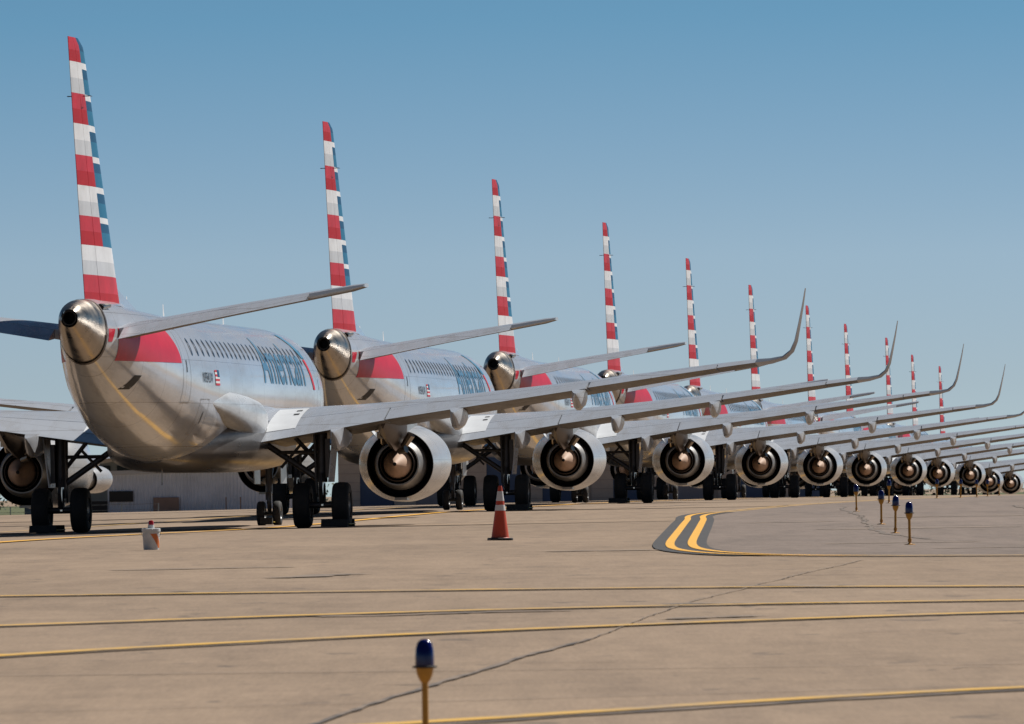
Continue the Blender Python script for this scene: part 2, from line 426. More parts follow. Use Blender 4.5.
    def fin_part(name, fr, par):
        V = []; F = []; fm = []
        n = len(fr)
        loop = [(x, 1) for x in fr] + [(x, -1) for x in fr[::-1]]
        for z in zs:
            for x, sg in loop: V.append(fin_pt(z, x, sg))
        k = len(loop)
        for j in range(len(zs) - 1):
            zm = (zs[j] + zs[j + 1]) / 2
            b = next(i for i in range(9) if edges[i] >= zm >= edges[i + 1]); f = (edges[b] - zm) / (edges[b] - edges[b + 1])
            for i in range(k):
                x = (loop[i][0] + loop[(i + 1) % k][0]) / 2
                F.append((j * k + i, j * k + (i + 1) % k, (j + 1) * k + (i + 1) % k, (j + 1) * k + i))
                if x < .46 and b < 7:
                    fm.append(2 if f < .2 and b > 0 else 4 if f < .52 else 5)
                elif b % 2 == 0: fm.append(0 if f < .52 else 1)
                else: fm.append(2 if f < .52 else 3)
        F.append(tuple(range(k))[::-1]); fm.append(0)
        F.append(tuple(range((len(zs) - 1) * k, len(zs) * k))); fm.append(0)
        return link_mesh(name, V, F, [M['red'], M['red2'], M['finwhite'], M['fingrey'], M['blue'], M['blue2']], par, fm=fm, angle=40)
    fin = fin_part('tail_fin', [0, .01, .03, .07, .14, .22, .34, .46, .58, .68], root)
    fin_part('rudder', [.688, .76, .84, .92, 1.0], fin)
    for sd in (1, -1):
        mb = MB(); p = Vector(fin_pt(9.36, .55, sd)); d = Vector((0, -sd, 0))
        mb.tube(p, p + d * .16, .010, n=8); mb.tube(p + d * .16 + Vector((-.02, 0, 0)), p + d * .16 + Vector((.2, 0, 0)), .010, .007, n=8)
        mb.build('probe', M['strut'], fin)
    V, F = rings([[P3(10.2, .02 * sg, 4.86) for sg in (1, -1)] + [P3(10.3, 0, 4.84)], [P3(6.5, .10 * sg, 4.9) for sg in (1, -1)] + [P3(6.3, 0, 5.45)]])
    link_mesh('dorsal_fin', V, F, M['skin'], root)
    mb = MB(); 
    for k, s in enumerate((2.6, 5.4)):
        pass
    # fin root fillet
    V, F = rings([[P3(s, q * w, z) for q, z in ((1, 4.93), (.55, 5.02), (.0, 5.03 + .05 * m_), (-.55, 5.02), (-1, 4.93), (0, 4.8))] for s, w, m_ in ((1.9, .12, 0), (3, .30, 1), (5, .38, 1), (6.6, .22, 1), (7.4, .08, 0))])
    link_mesh('fin_fillet', V, F, M['skin'], fin)
    for sd in (1, -1):
        # stabilizers
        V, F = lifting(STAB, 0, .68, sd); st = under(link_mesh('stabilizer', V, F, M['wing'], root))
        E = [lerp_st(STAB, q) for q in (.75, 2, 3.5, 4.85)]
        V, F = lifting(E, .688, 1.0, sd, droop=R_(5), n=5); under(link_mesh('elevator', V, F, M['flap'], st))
        E = [lerp_st(STAB, q) for q in (4.88, 5.75, 6.08)]
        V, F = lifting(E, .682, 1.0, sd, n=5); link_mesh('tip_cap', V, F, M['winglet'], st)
        # wings
        A = [lerp_st(WING, q) for q in (1.1, 1.75, 2.6, 3.6, 4.6, 6, 7.5, 9.4, 11, 12.4)]
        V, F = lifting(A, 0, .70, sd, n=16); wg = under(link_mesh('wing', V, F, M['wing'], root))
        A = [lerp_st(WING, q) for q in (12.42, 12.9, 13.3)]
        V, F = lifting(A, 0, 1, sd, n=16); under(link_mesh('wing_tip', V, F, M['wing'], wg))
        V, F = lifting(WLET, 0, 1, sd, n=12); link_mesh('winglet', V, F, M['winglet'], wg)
        for (q0, q1, nm, mt, dr) in ((1.72, 4.62, 'flap', 'flap', 2.0), (4.66, 9.36, 'flap', 'flap', 1.5), (9.42, 12.38, 'aileron', 'flap', 0.6)):
            A = [lerp_st(WING, q0 + (q1 - q0) * k / 3) for k in range(4)]
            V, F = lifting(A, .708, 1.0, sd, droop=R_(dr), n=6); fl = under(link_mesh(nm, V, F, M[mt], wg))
        def up_z(q, x):
            (q_, s_, c, z, tc, inc, _, _) = lerp_st(WING, q); return P3(s_ + (1 - x) * c, sd * q, z + foil(x, tc) * c + .012 * c * 4 * x * (1 - x) + (1 - x) * c * math.sin(inc) + .010 - math.tan(R_(2)) * max(0, x - .708) * c)
        V = [up_z(1.74 + .74 * i / 4, .42 + .46 * j / 8) for j in range(9) for i in range(5)]
        F = [(j * 5 + i, j * 5 + i + 1, (j + 1) * 5 + i + 1, (j + 1) * 5 + i) for j in range(8) for i in range(4)]
        rpn = link_mesh('root_panel', V, F, M['white'], wg)
        for xx in (.50, .60):
            V = [Vector(up_z(qq, x_)) + Vector((0, 0, .006)) for x_ in (xx, xx + .035) for qq in (2.24, 2.38)]
            link_mesh('panel_mark', V, [(0, 1, 3, 2)], M['black'], rpn, smooth=False)
        # flap track fairings
        for q in (3.55, 6.35, 9.2):
            (qq, st_, c, z, tc, inc, _, _) = lerp_st(WING, q)
            k = .72 + .05 * c
            sec = [(st_ + .46 * c, .05, .0, .05), (st_ + .36 * c, .11, -.18, .10), (st_ + .18 * c, .15, -.34, .16), (st_ - .05, .15, -.46, .2), (st_ - .35 * k, .12, -.42, .14), (st_ - .7 * k, .07, -.24, .07), (st_ - .95 * k, .015, -.10, .02)]
            RR = []
            for (s, w, zc, hh) in sec:
                xf = max(0, min(1, 1 - (s - st_) / c)); zl = z + (1 - xf) * c * math.sin(inc) - foil(xf, tc) * c
                top = zl + (.05 if xf < .6 else -.004 if s > st_ else -.02 - (st_ - s) * .12); bot = zl + zc * k * 1.25
                if bot > top - .03: bot = top - .03
                rg = []
                for (a, b) in ((-1, 0), (-1, -.5), (-.75, -.85), (-.3, -1), (.3, -1), (.75, -.85), (1, -.5), (1, 0)):
                    rg.append(P3(s, sd * q + a * w, top + (top - bot) * b))
                RR.append(rg)
            V, F = rings(RR); link_mesh('flap_fairing', V, F, M['wing'], wg, angle=22)
        for q in (4.64, 9.4, 10.9, 12.4):
            (qq, st_, c, z, tc, inc, _, _) = lerp_st(WING, q)
            mb = MB(); mb.tube(P3(st_ + .05, sd * q, z + .02), P3(st_ - .16, sd * q, z - .01), .004, .003, 5)
            mb.build('static_wick', M['black'], wg)
        # pylon
        q = 4.46
        py = [(20.3, .14, 2.28, 2.72), (20.9, .2, 2.02, 2.80), (22.0, .22, 1.95, 2.65), (23.5, .2, 2.0, 2.42), (24.4, .06, 2.15, 2.25)]
        V, F = rings([[P3(s, sd * q + a * w, b) for a, b in ((-1, z0), (-1, z1), (0, z1 + .04), (1, z1), (1, z0), (0, z0 - .05))] for (s, w, z0, z1) in py])
        pl = link_mesh('pylon', V, F, M['belly'], root)
        V, F = rings([[P3(s, sd * q + a * w, b) for a, b in ((-.5, z0), (-1, z0 + .3 * (z1 - z0)), (-1, z1), (0, z1 + .03), (1, z1), (1, z0 + .4 * (z1 - z0)), (.45, z0), (0, z0 - .06))] for (s, w, z0, z1) in ((18.2, .06, 2.30, 2.5), (19.0, .20, 2.06, 2.5), (20.0, .22, 1.90, 2.5), (20.6, .23, 1.80, 2.55), (21.2, .22, 1.80, 2.5))])
        link_mesh('pylon_fairing', V, F, M['hot'], pl)
        mb = MB()
        mb.tube(P3(20.35, sd * q + .22, 1.84), P3(20.25, sd * q + .42, 2.12), .085, .10, 10); mb.tube(P3(20.9, sd * q - .30, 1.95), P3(20.1, sd * q - .25, 2.35), .08, .06, 10); mb.tube(P3(20.3, sd * q + .12, 1.72), P3(20.2, sd * q + .3, 1.78), .07, .09, 10)
        mb.box(P3(20.7, sd * q - .33, 2.12), (.35, .18, .16)); mb.build('bleed_duct', M['metal'], pl)
        # engine, axis pitched slightly down aft
        ez = 1.435; ex = 21.5 - S0; og = (ex, -sd * q, ez)
        mb = MB()
        mb.rev([(0, .79), (.25, .82), (.7, .865), (1.2, .91), (1.8, .94), (2.4, .945), (3.0, .92), (3.35, .875), (3.42, .855)], og, n=56)
        en = mb.build('engine', M['cowl'], root, angle=60)
        def flatten(o):
            for v in o.data.vertices:
                tt = max(0., min(1., (v.co.x - ex) / 1.8)); f_ = 1 + .12 * tt
                v.co.y = -sd * q + (v.co.y + sd * q) * f_ + sd * .14 * tt; v.co.z = ez + (v.co.z - ez) * (1 - .02 * tt) + .03 * tt
        flatten(en)
        mb = MB(); mb.rev([(0, .79), (-.012, .782), (-.005, .77), (.35, .765), (1.3, .80), (1.3, .45)], og, n=56); mb.build('bypass_duct', M['duct'], en)
        mb = MB(); mb.rev([(3.42, .855), (3.52, .80), (3.50, .745), (3.36, .71), (3.15, .69)], og, n=56); flatten(mb.build('inlet_lip', M['metal'], en))
        mb = MB(); mb.rev([(3.15, .69), (2.4, .69), (2.38, .69), (2.38, .69)], og, n=48); flatten(mb.build('inlet_duct', M['fingrey'], en))
        mb = MB(); mb.rev([(2.9, .001), (2.8, .08), (2.6, .16), (2.45, .2)], og, n=24)
        for k in range(24):
            a = 2 * PI * k / 24; ca, sa = math.cos(a), math.sin(a); t = Vector((0, -sa, ca))
            rr = Vector((0, ca, sa)); P = [Vector(og) + Vector((2.44, 0, 0)) + rr * .19 + t * .05, Vector(og) + Vector((2.34, 0, 0)) + rr * .19 - t * .04,
                 Vector(og) + Vector((2.28, 0, 0)) + rr * .68 - t * .06, Vector(og) + Vector((2.42, 0, 0)) + rr * .68 + t * .10]
            mb.add([*P, *[p + Vector((.012, 0, 0)) for p in P]], [(0, 1, 2, 3), (4, 5, 6, 7), (0, 1, 5, 4), (1, 2, 6, 5), (2, 3, 7, 6), (3, 0, 4, 7)])
        mb.build('fan', M['strut'], en)
        mb = MB(); mb.rev([(1.3, .46), (.8, .56), (.3, .62), (0, .61), (-.25, .56), (-.5, .50), (-.5, .47), (-.2, .465), (.6, .44)], og, n=48)
        mb.build('core_cowl', M['nozzle'], en, angle=50)
        mb = MB(); mb.rev([(.6, .44), (0, .43), (-.45, .42), (-.60, .405), (-.605, .39), (-.4, .39), (.2, .35), (.2, .18)], og, n=48)
        mb.build('exhaust_nozzle', M['hot'], en, angle=50)
        mb = MB(); mb.rev([(.2, .24), (-.3, .34), (-.46, .345), (-.60, .315), (-1.08, .05), (-1.12, .045)], og, n=48); mb.build('exhaust_plug', M['plug'], en, angle=25)
        mb = MB(); mb.rev([(-1.07, .044), (-1.135, .04), (-1.135, .001)], og, n=16); mb.build('plug_vent', M['black'], en)
        mb = MB(); a_ = Vector(P3(23.2, sd * q - sd * .66, 2.02))
        mb.add([a_ + Vector(v) for v in ((-.5, -.01, 0), (.5, -.01, -.04), (.15, -.01 + sd * .22, .30), (-.35, -.01 + sd * .22, .28), (-.5, .01, 0), (.5, .01, -.04), (.15, .01 + sd * .22, .30), (-.35, .01 + sd * .22, .28))],
               [(0, 1, 2, 3), (4, 7, 6, 5), (0, 4, 5, 1), (1, 5, 6, 2), (2, 6, 7, 3), (3, 7, 4, 0)]); mb.build('nacelle_strake', M['fingrey'], en, smooth=False)
        mb = MB()
        mb.box(P3(21.7, sd * q, .62), (.5, .3, .06)); mb.build('drain', M['metal'], en)
        # main gear
        g = MB(); q0 = 3.05; c = P3(S0, sd * q0, .52)
        g.tube(P3(S0 + .1, sd * q0, 2.35), P3(S0, sd * q0, 1.05), .135, .13, 16)
        g.tube(P3(S0, sd * (q0 - .12), 1.15), P3(S0 + .15, sd * (q0 - 1.55), 2.12), .075, .07, 10)      # side brace
        g.tube(P3(S0 - .08, sd * (q0 - .05), 1.75), P3(S0, sd * (q0 - 1.0), 1.75), .045, .04, 8)
        g.tube(P3(S0 + .2, sd * (q0 - .1), 1.5), P3(S0 + .1, sd * (q0 - .62), 2.1), .05, .05, 8)
        g.tube(P3(S0, sd * (q0 - .5), 1.9), P3(S0 + .05, sd * (q0 - .95), 1.40), .035, .035, 8)
        g.tube(P3(S0 - .16, sd * q0, 1.25), P3(S0 - .28, sd * q0, .92), .05, .04, 8); g.tube(P3(S0 - .28, sd * q0, .92), P3(S0 - .1, sd * q0, .56), .04, .05, 8)
        g.tube(P3(S0 + .0, sd * (q0 - .62), .52), P3(S0, sd * (q0 + .62), .52), .075, .075, 14)
        g.box(P3(S0 - .1, sd * (q0 + .16), 1.6), (.16, .10, .9)); g.tube(P3(S0 - .16, sd * (q0 - .14), 2.3), P3(S0 - .14, sd * (q0 - .12), .8), .025, .025, 6)
        g.tube(P3(S0 + .16, sd * (q0 - .14), 2.2), P3(S0 + .14, sd * (q0 - .12), .7), .022, .022, 6)
        lg = g.build('main_landing_gear', M['strut'], root)
        g = MB(); g.tube(P3(S0, sd * q0, 1.06), P3(S0, sd * q0, .5), .085, .085, 16); g.build('oleo', M['oleo'], lg)
        g = MB(); g.box(P3(S0 + .05, sd * (q0 + .27), 1.62), (1.0, .03, 1.15), Matrix.Rotation(sd * R_(6), 3, 'X')); g.build('gear_door', M['wing'], lg)
        for dq in (-.455, .455):
            g = MB(); g.rev([(-.19, .30), (-.2, .40), (-.19, .47), (-.14, .512), (-.05, .525), (.05, .525), (.14, .512), (.19, .47), (.2, .40), (.19, .30), (.0, .28)], (0, -sd * q0 - dq, .515), 'y', 36, True)
            g.build('tyre', M['tyre'], lg, angle=50)
            g = MB(); g.rev([(-.16, .30), (-.17, .26), (-.08, .2), (-.13, .1), (-.15, .001)], (0, -sd * q0 - dq, .515), 'y', 28); g.rev([(.16, .30), (.17, .26), (.08, .2), (.13, .1), (.15, .001)], (0, -sd * q0 - dq, .515), 'y', 28)
            g.build('rim', M['rim'], lg)
    # nose gear
    sN = S0 + 13.8; g = MB()
    g.tube(P3(sN + .1, 0, 1.75), P3(sN, 0, .8), .09, .085, 14); g.tube(P3(sN, 0, .8), P3(sN, 0, .32), .055, .055, 12)
    g.tube(P3(sN, -.3, .32), P3(sN, .3, .32), .05, .05, 10); g.tube(P3(sN + .1, 0, 1.0), P3(sN + .9, 0, 1.65), .045, .045, 8)
    g.box(P3(sN - .1, 0, .75), (.1, .14, .2)); g.tube(P3(sN - .12, 0, .85), P3(sN - .28, 0, .6), .03, .03, 8); g.tube(P3(sN - .28, 0, .6), P3(sN - .08, 0, .36), .03, .03, 8)
    ng = g.build('nose_landing_gear', M['strut'], root)
    for q in (-.2, .2):
        g = MB(); g.rev([(-.095, .17), (-.1, .23), (-.09, .285), (-.05, .31), (.05, .31), (.09, .285), (.1, .23), (.095, .17), (0, .16)], (sN - S0, q, .31), 'y', 28, True); g.build('tyre', M['tyre'], ng, angle=50)
        g = MB(); g.rev([(-.08, .17), (-.085, .14), (-.04, .1), (-.07, .001)], (sN - S0, q, .31), 'y', 20); g.rev([(.08, .17), (.085, .14), (.04, .1), (.07, .001)], (sN - S0, q, .31), 'y', 20); g.build('rim', M['rim'], ng)
    for q in (-.33, .33):
        g = MB(); g.box(P3(sN + .25, q, 1.3), (1.1, .025, .5)); g.build('gear_door', M['belly'], ng)
    for q in (-.13, .13):
        g = MB(); g.rev([(0, .07), (.04, .075), (.05, .06), (.05, .001)], (sN - S0 + .12, q, 1.12), 'x', 14); g.rev([(0, .07), (-.05, .04), (-.06, .001)], (sN - S0 + .12, q, 1.12), 'x', 14); g.build('landing_light', M['rim'], ng)
    return root
# ------------------------------------------------------------------ ground
XS = [-3000, -1200, -500, -250, -160] + [-130 + 10 * k for k in range(7)] + [-64 + 4 * k for k in range(12)] + [-16 + 2 * k for k in range(34)] + [54 + 6 * k for k in range(12)] + [140, 200, 320, 600, 1400, 3500]
YS = [-60, -20, 5] + [8 + 3 * k for k in range(40)] + [128 + 2 * k for k in range(120)] + [368 + 5 * k for k in range(80)] + [780 + 40 * k for k in range(10)] + [1300, 1500, 1900, 2600, 4000, 6500, 9000]
V = [(x, y, ground_z(x, y)) for y in YS for x in XS]; nx = len(XS)
F = [(j * nx + i, j * nx + i + 1, (j + 1) * nx + i + 1, (j + 1) * nx + i) for j in range(len(YS) - 1) for i in range(nx - 1)]

def concrete(name, col, dark, rubber=.5):
    m, N, L, b = new_mat(name)
    tc = N.new('ShaderNodeTexCoord')
    def noise(scale, detail, rough=.6, sc=(1, 1, 1)):
        mp = N.new('ShaderNodeMapping'); mp.inputs['Scale'].default_value = sc; L.new(tc.outputs['Object'], mp.inputs[0])
        n = N.new('ShaderNodeTexNoise'); n.inputs['Scale'].default_value = scale; n.inputs['Detail'].default_value = detail; n.inputs['Roughness'].default_value = rough
        L.new(mp.outputs[0], n.inputs['Vector']); return n.outputs['Fac']
    def rng(s, a, b_, c, d):
        r = N.new('ShaderNodeMapRange'); r.inputs[1].default_value = a; r.inputs[2].default_value = b_; r.inputs[3].default_value = c; r.inputs[4].default_value = d
        L.new(s, r.inputs[0]); return r.outputs[0]
    def mul(a, c):
        k = N.new('ShaderNodeMath'); k.operation = 'MULTIPLY'; L.new(a, k.inputs[0]); L.new(c, k.inputs[1]); return k.outputs[0]
    big = rng(noise(.09, 6, .6, (1, .35, 1)), .3, .7, .84, 1.12)
    mid = rng(noise(.9, 8, .7), .3, .7, .88, 1.1)
    fine = rng(noise(22, 6, .75), .25, .75, .82, 1.14)
    v = mul(mul(mul(big, mid), fine), mul(rng(noise(2.6, 7, .7, (1, .12, 1)), .28, .72, .88, 1.10), rng(noise(30, 3, .6, (1, .05, 1)), .3, .7, .92, 1.07)))
    mixc = N.new('ShaderNodeMix'); mixc.data_type = 'RGBA'; mixc.inputs['A'].default_value = (*col, 1); mixc.inputs['B'].default_value = (*dark, 1)
    L.new(rng(noise(.35, 9, .75, (2.2, .25, 1)), .48, .74, 0, rubber), mixc.inputs['Factor'])
    hs = N.new('ShaderNodeHueSaturation'); L.new(mixc.outputs['Result'], hs.inputs['Color']); L.new(v, hs.inputs['Value'])
    # small dark spots: oil drips, patches
    sp = rng(noise(1.7, 3, .5, (1, .5, 1)), .66, .71, 0, .5)
    m3 = N.new('ShaderNodeMix'); m3.data_type = 'RGBA'; m3.inputs['B'].default_value = (.07, .06, .055, 1)
    L.new(sp, m3.inputs['Factor']); L.new(hs.outputs[0], m3.inputs['A']); L.new(m3.outputs['Result'], b.inputs['Base Color'])
    b.inputs['Roughness'].default_value = .9; b.inputs['Specular IOR Level'].default_value = .25
    bp = N.new('ShaderNodeBump'); bp.inputs['Strength'].default_value = .35; bp.inputs['Distance'].default_value = .012
    L.new(noise(9, 8, .75), bp.inputs['Height']); L.new(bp.outputs[0], b.inputs['Normal'])
    return m
M['concrete'] = concrete('pale_tan_concrete', (.300, .219, .153), (.185, .134, .098), .6)
M['asphalt'] = concrete('weathered_shoulder_asphalt', (.225, .178, .150), (.14, .113, .098), .75)
def worn(name, col, under, lo=.50, hi=.62):
    m, N, L, b = new_mat(name)
    tc = N.new('ShaderNodeTexCoord'); n = N.new('ShaderNodeTexNoise'); n.inputs['Scale'].default_value = 1.3; n.inputs['Detail'].default_value = 9; n.inputs['Roughness'].default_value = .75
    L.new(tc.outputs['Object'], n.inputs['Vector'])
    r = N.new('ShaderNodeMapRange'); r.inputs[1].default_value = lo; r.inputs[2].default_value = hi; L.new(n.outputs['Fac'], r.inputs[0])
    mx = N.new('ShaderNodeMix'); mx.data_type = 'RGBA'; mx.inputs['A'].default_value = (*col, 1); mx.inputs['B'].default_value = (*under, 1)
    L.new(r.outputs[0], mx.inputs['Factor']); L.new(mx.outputs['Result'], b.inputs['Base Color']); b.inputs['Roughness'].default_value = .75
    return m
M['yellow'] = worn('yellow_road_paint', (.78, .40, .04), (.33, .22, .10), .55, .75)
M['yellow_worn'] = worn('worn_yellow_paint', (.64, .37, .06), (.32, .235, .16), .46, .66)
M['blackpaint'] = worn('black_border_paint', (.035, .034, .036), (.10, .085, .075), .5, .75)
M['tar'] = worn('joint_sealant', (.07, .06, .055), (.24, .18, .135), .40, .60)
M['tar_faint'] = worn('faint_sealant', (.10, .085, .075), (.27, .20, .145), .35, .55)
M['grass'] = concrete('dry_grass', (.10, .115, .05), (.16, .14, .075))

gr = link_mesh('ground', V, F, M['concrete']); tag(gr, kind='structure')
def dense(P, step):
    out = []
    for a, b in zip(P, P[1:]):
        n = max(1, int(math.hypot(b[0] - a[0], b[1] - a[1]) / step))
        for k in range(n): t = k / n; out.append((a[0] + (b[0] - a[0]) * t, a[1] + (b[1] - a[1]) * t))
    return out + [P[-1]]
def smooth_path(P, it=2):
    for _ in range(it):
        Q = [P[0]]
        for a, b in zip(P, P[1:]): Q += [(a[0] * .75 + b[0] * .25, a[1] * .75 + b[1] * .25), (a[0] * .25 + b[0] * .75, a[1] * .25 + b[1] * .75)]
        P = Q + [P[-1]]
    return P
def strip(name, P, w, mat, lift, off=0., jitter=0., wfun=None, step=1.0):
    P = dense(P, step); V = []; F = []
    jit = 0.
    for i, p in enumerate(P):
        a = P[max(0, i - 1)]; b = P[min(len(P) - 1, i + 1)]
        d = math.hypot(b[0] - a[0], b[1] - a[1]); n = (-(b[1] - a[1]) / d, (b[0] - a[0]) / d)
        jit = jit * .8 + random.uniform(-jitter, jitter)
        ww = w * (1 + (random.uniform(-.35, .35) if jitter else 0))
        for k in (-1, 1):
            x = p[0] + n[0] * (off + jit + k * ww / 2); y = p[1] + n[1] * (off + jit + k * ww / 2)
            V.append((x, y, ground_z(x, y) + lift))
    for i in range(len(P) - 1): F.append((2 * i, 2 * i + 1, 2 * i + 3, 2 * i + 2))
    o = link_mesh(name, V, F, mat, smooth=False); tag(o, kind='structure'); return o
# taxiway shoulder of greyer asphalt to the right of the double line
EDGE = [(40, 119.0), (9.3, 117.6), (5.5, 119.8), (4.1, 121.6), (3.3, 124.2), (2.85, 129.4), (2.85, 136.0), (3.18, 149.2), (3.81, 171.8), (4.37, 193.8), (4.65, 208.8), (5.15, 216.6), (6.1, 223.0), (7.6, 235.0), (10.0, 256), (12.8, 282), (16.5, 320), (21., 370)]
EDG = smooth_path(EDGE)
V = []; F = []
ys = sorted(set([118.5 + 1.5 * k for k in range(165)]))
def edge_x(y):
    best = None
    for a, b in zip(EDG, EDG[1:]):
        if (a[1] - y) * (b[1] - y) <= 0 and a[1] != b[1]:
            x = a[0] + (b[0] - a[0]) * (y - a[1]) / (b[1] - a[1]); best = x if best is None else min(best, x)
    return best
rows = [(y, edge_x(y)) for y in ys if edge_x(y) is not None]
for y, x0 in rows:
    for k in range(13):
        x = x0 + .05 + (x0 * 0 + 48) * (k / 12) ** 1.6; V.append((x, y, ground_z(x, y) + .008))
for j in range(len(rows) - 1):
    for k in range(12): F.append((j * 13 + k, j * 13 + k + 1, (j + 1) * 13 + k + 1, (j + 1) * 13 + k))
tag(link_mesh('shoulder', V, F, M['asphalt']), kind='structure')
strip('taxiway_edge_line_border', [q for q in EDG[1:] if q[0] < 5.6 and q[1] > 122.5], .88, M['blackpaint'], .016, off=.20)
for of in (0., .36):
    strip('taxiway_edge_line', [q for q in EDG[1:] if q[1] < 218 and (q[0] < 5.2 or q[1] > 150)], .145, M['yellow'], .024, off=of)
    strip('taxiway_edge_line', [q for q in EDG[1:] if q[1] >= 215], .12, M['yellow_worn'], .023, off=of)
    strip('taxiway_edge_line', [q for q in EDG[1:] if q[0] > 4.6 and q[1] < 125], .13, M['yellow_worn'], .023, off=of)
for P, w in (([(-30, 97.6), (-6.2, 98.4), (-.02, 98.8), (2.85, 98.3), (6.03, 96.9), (30, 88.)], .36),
             ([(-30, 74.), (-9, 82.3), (-5.33, 84.8), (-2.71, 87.3), (-.02, 89.2), (2.61, 90.2), (5.62, 90.4), (30, 91)], .33),
             ([(-30, 38.), (-9, 66.), (-4.69, 74.6), (-2.43, 78.2), (-.02, 81.2), (2.43, 83.6), (5.3, 85.8), (30, 97)], .33),
             ([(-30, 33), (-6, 51.5), (-.58, 58.2), (.31, 59.4), (1.32, 60.8), (2.53, 62.3), (3.96, 63.7), (30, 86)], .30)):
    P = smooth_path(P)
    strip('taxiway_line_border', P, w * (1.2 if w < .32 else .8), M['tar'] if w < .32 else M['tar_faint'], .010, off=-.16 if w < .32 else -.12, jitter=.03)
    strip('taxiway_line', P, w, M['yellow_worn'], .018)
CL = [(-30, 60), (-13.3, 110)] + [(row_x(y), y) for y in range(140, 760, 20)]
strip('taxiway_centre_line', CL, .34, M['yellow'], .018)
strip('taxiway_line', smooth_path([(-30, 150), (-20, 170), (-14, 195), (-7.6, 240), (-3.5, 285)]), .2, M['yellow_worn'], .016)
for P, w in (([(-30, 150), (-8.85, 144), (-5.75, 142.8), (-3.03, 141.4), (-.01, 144.2), (2.7, 143.4)], .10), ([(-9, 203), (-6.5, 203.2), (0, 205.6), (4.34, 207.8)], .28),
             ([(-6, 240), (0, 243.4), (2.56, 248.6), (5.78, 261.8)], .3), ([(-.4, 163.5), (3.4, 165.5), (12, 163)], .10),
             ([(-3.8, 61.2), (-1.57, 62), (0, 62.6), (8, 66)], .035), ([(-9, 127), (0, 128), (2.4, 129)], .05), ([(-9, 183), (0, 182), (3.8, 184)], .12)):
    strip('expansion_joint', P, w, M['tar'], .012, jitter=.03)
strip('pavement_crack', smooth_path([(-2.6, 46), (-1.45, 57.2), (-.99, 62.6), (-.7, 65.2), (-.08, 71.2), (.7, 77.8)], 1), .06, M['tar'], .014, jitter=.018, step=.4)
strip('pavement_crack', smooth_path([(.7, 77.8), (1.58, 88.6), (2.9, 100), (4.85, 117.2)], 1), .022, M['tar_faint'], .014, jitter=.02, step=.4)
strip('pavement_crack', [(8.9, 228), (8.39, 213.2), (8.02, 197.4), (7.02, 168), (6.59, 152.4), (6.9, 141.4)], .10, M['tar'], .014, jitter=.05, step=.8)
strip('pavement_crack', [(13.1, 222), (12.6, 200), (12.9, 186), (11.6, 172)], .12, M['tar'], .014, jitter=.06, step=.8)
for y_ in (69.3, 105.5, 114.2, 125.6, 137.5, 156., 172., 190.):
    strip('expansion_joint', [(-40, y_ + 1.5), (0, y_), (3.2 if y_ > 118 else 30, y_ - .3)], .05 if y_ < 120 else .09, M['tar_faint'], .011, jitter=.008)
for (x0, y0, x1, y1, w) in ((-5, 98.8, -3.4, 99.4, .5), (-4.1, 99.9, -3.5, 100.2, .35), (1.6, 90.6, 3.4, 91.0, .4), (2.4, 98.9, 3.9, 98.9, .5), (-3.4, 77.2, -1.8, 79.0, .3), (1.5, 84.6, 2.5, 85.4, .3), (-2.0, 87.2, .6, 88.5, .3),
                            (-3.1, 108, -1.9, 110, .5), (.5, 130.5, 2.2, 131, .7), (5.0, 136, 7.5, 136.5, .6), (6.4, 128, 8.6, 128.4, .6), (-5.5, 116, -3.0, 117, .4), (5.8, 160, 9.6, 161, 1.1), (8.2, 184, 12, 185, 1.6), (4.8, 176, 6.6, 176, 1.0)):
    strip('oil_stain', smooth_path([(x0, y0), ((x0 * 2 + x1) / 3, y0 + .3), ((x0 + 2 * x1) / 3, y1 - .2), (x1, y1)]), w, M['tar_faint'], .013, jitter=.06, step=.12)
for k in range(16):
    x, y = random.uniform(-9, 9), random.uniform(62, 112); a = random.uniform(-.5, .5); l = random.uniform(.3, 1.4)
    strip('pavement_crack', [(x, y), (x + l * .5, y + a), (x + l, y + a * .4)], .03, M['tar'], .012, jitter=.02, step=.15)

def drape(name, x0, x1, y0, y1, lift, mat, nx=14, ny=20):
    V = []; F = []
    for j in range(ny + 1):
        for i in range(nx + 1):
            x = x0 + (x1 - x0) * i / nx; y = y0 + (y1 - y0) * j / ny; V.append((x, y, ground_z(x, y) + lift))
    for j in range(ny):
        for i in range(nx): a = j * (nx + 1) + i; F.append((a, a + 1, a + nx + 2, a + nx + 1))
    return tag(link_mesh(name, V, F, mat), kind='structure')
drape('grass_verge', -240, -33, 560, 960, .05, M['grass'], 20, 60)
drape('grass_verge', -700, 500, 1120, 2600, .12, M['grass'], 30, 40)

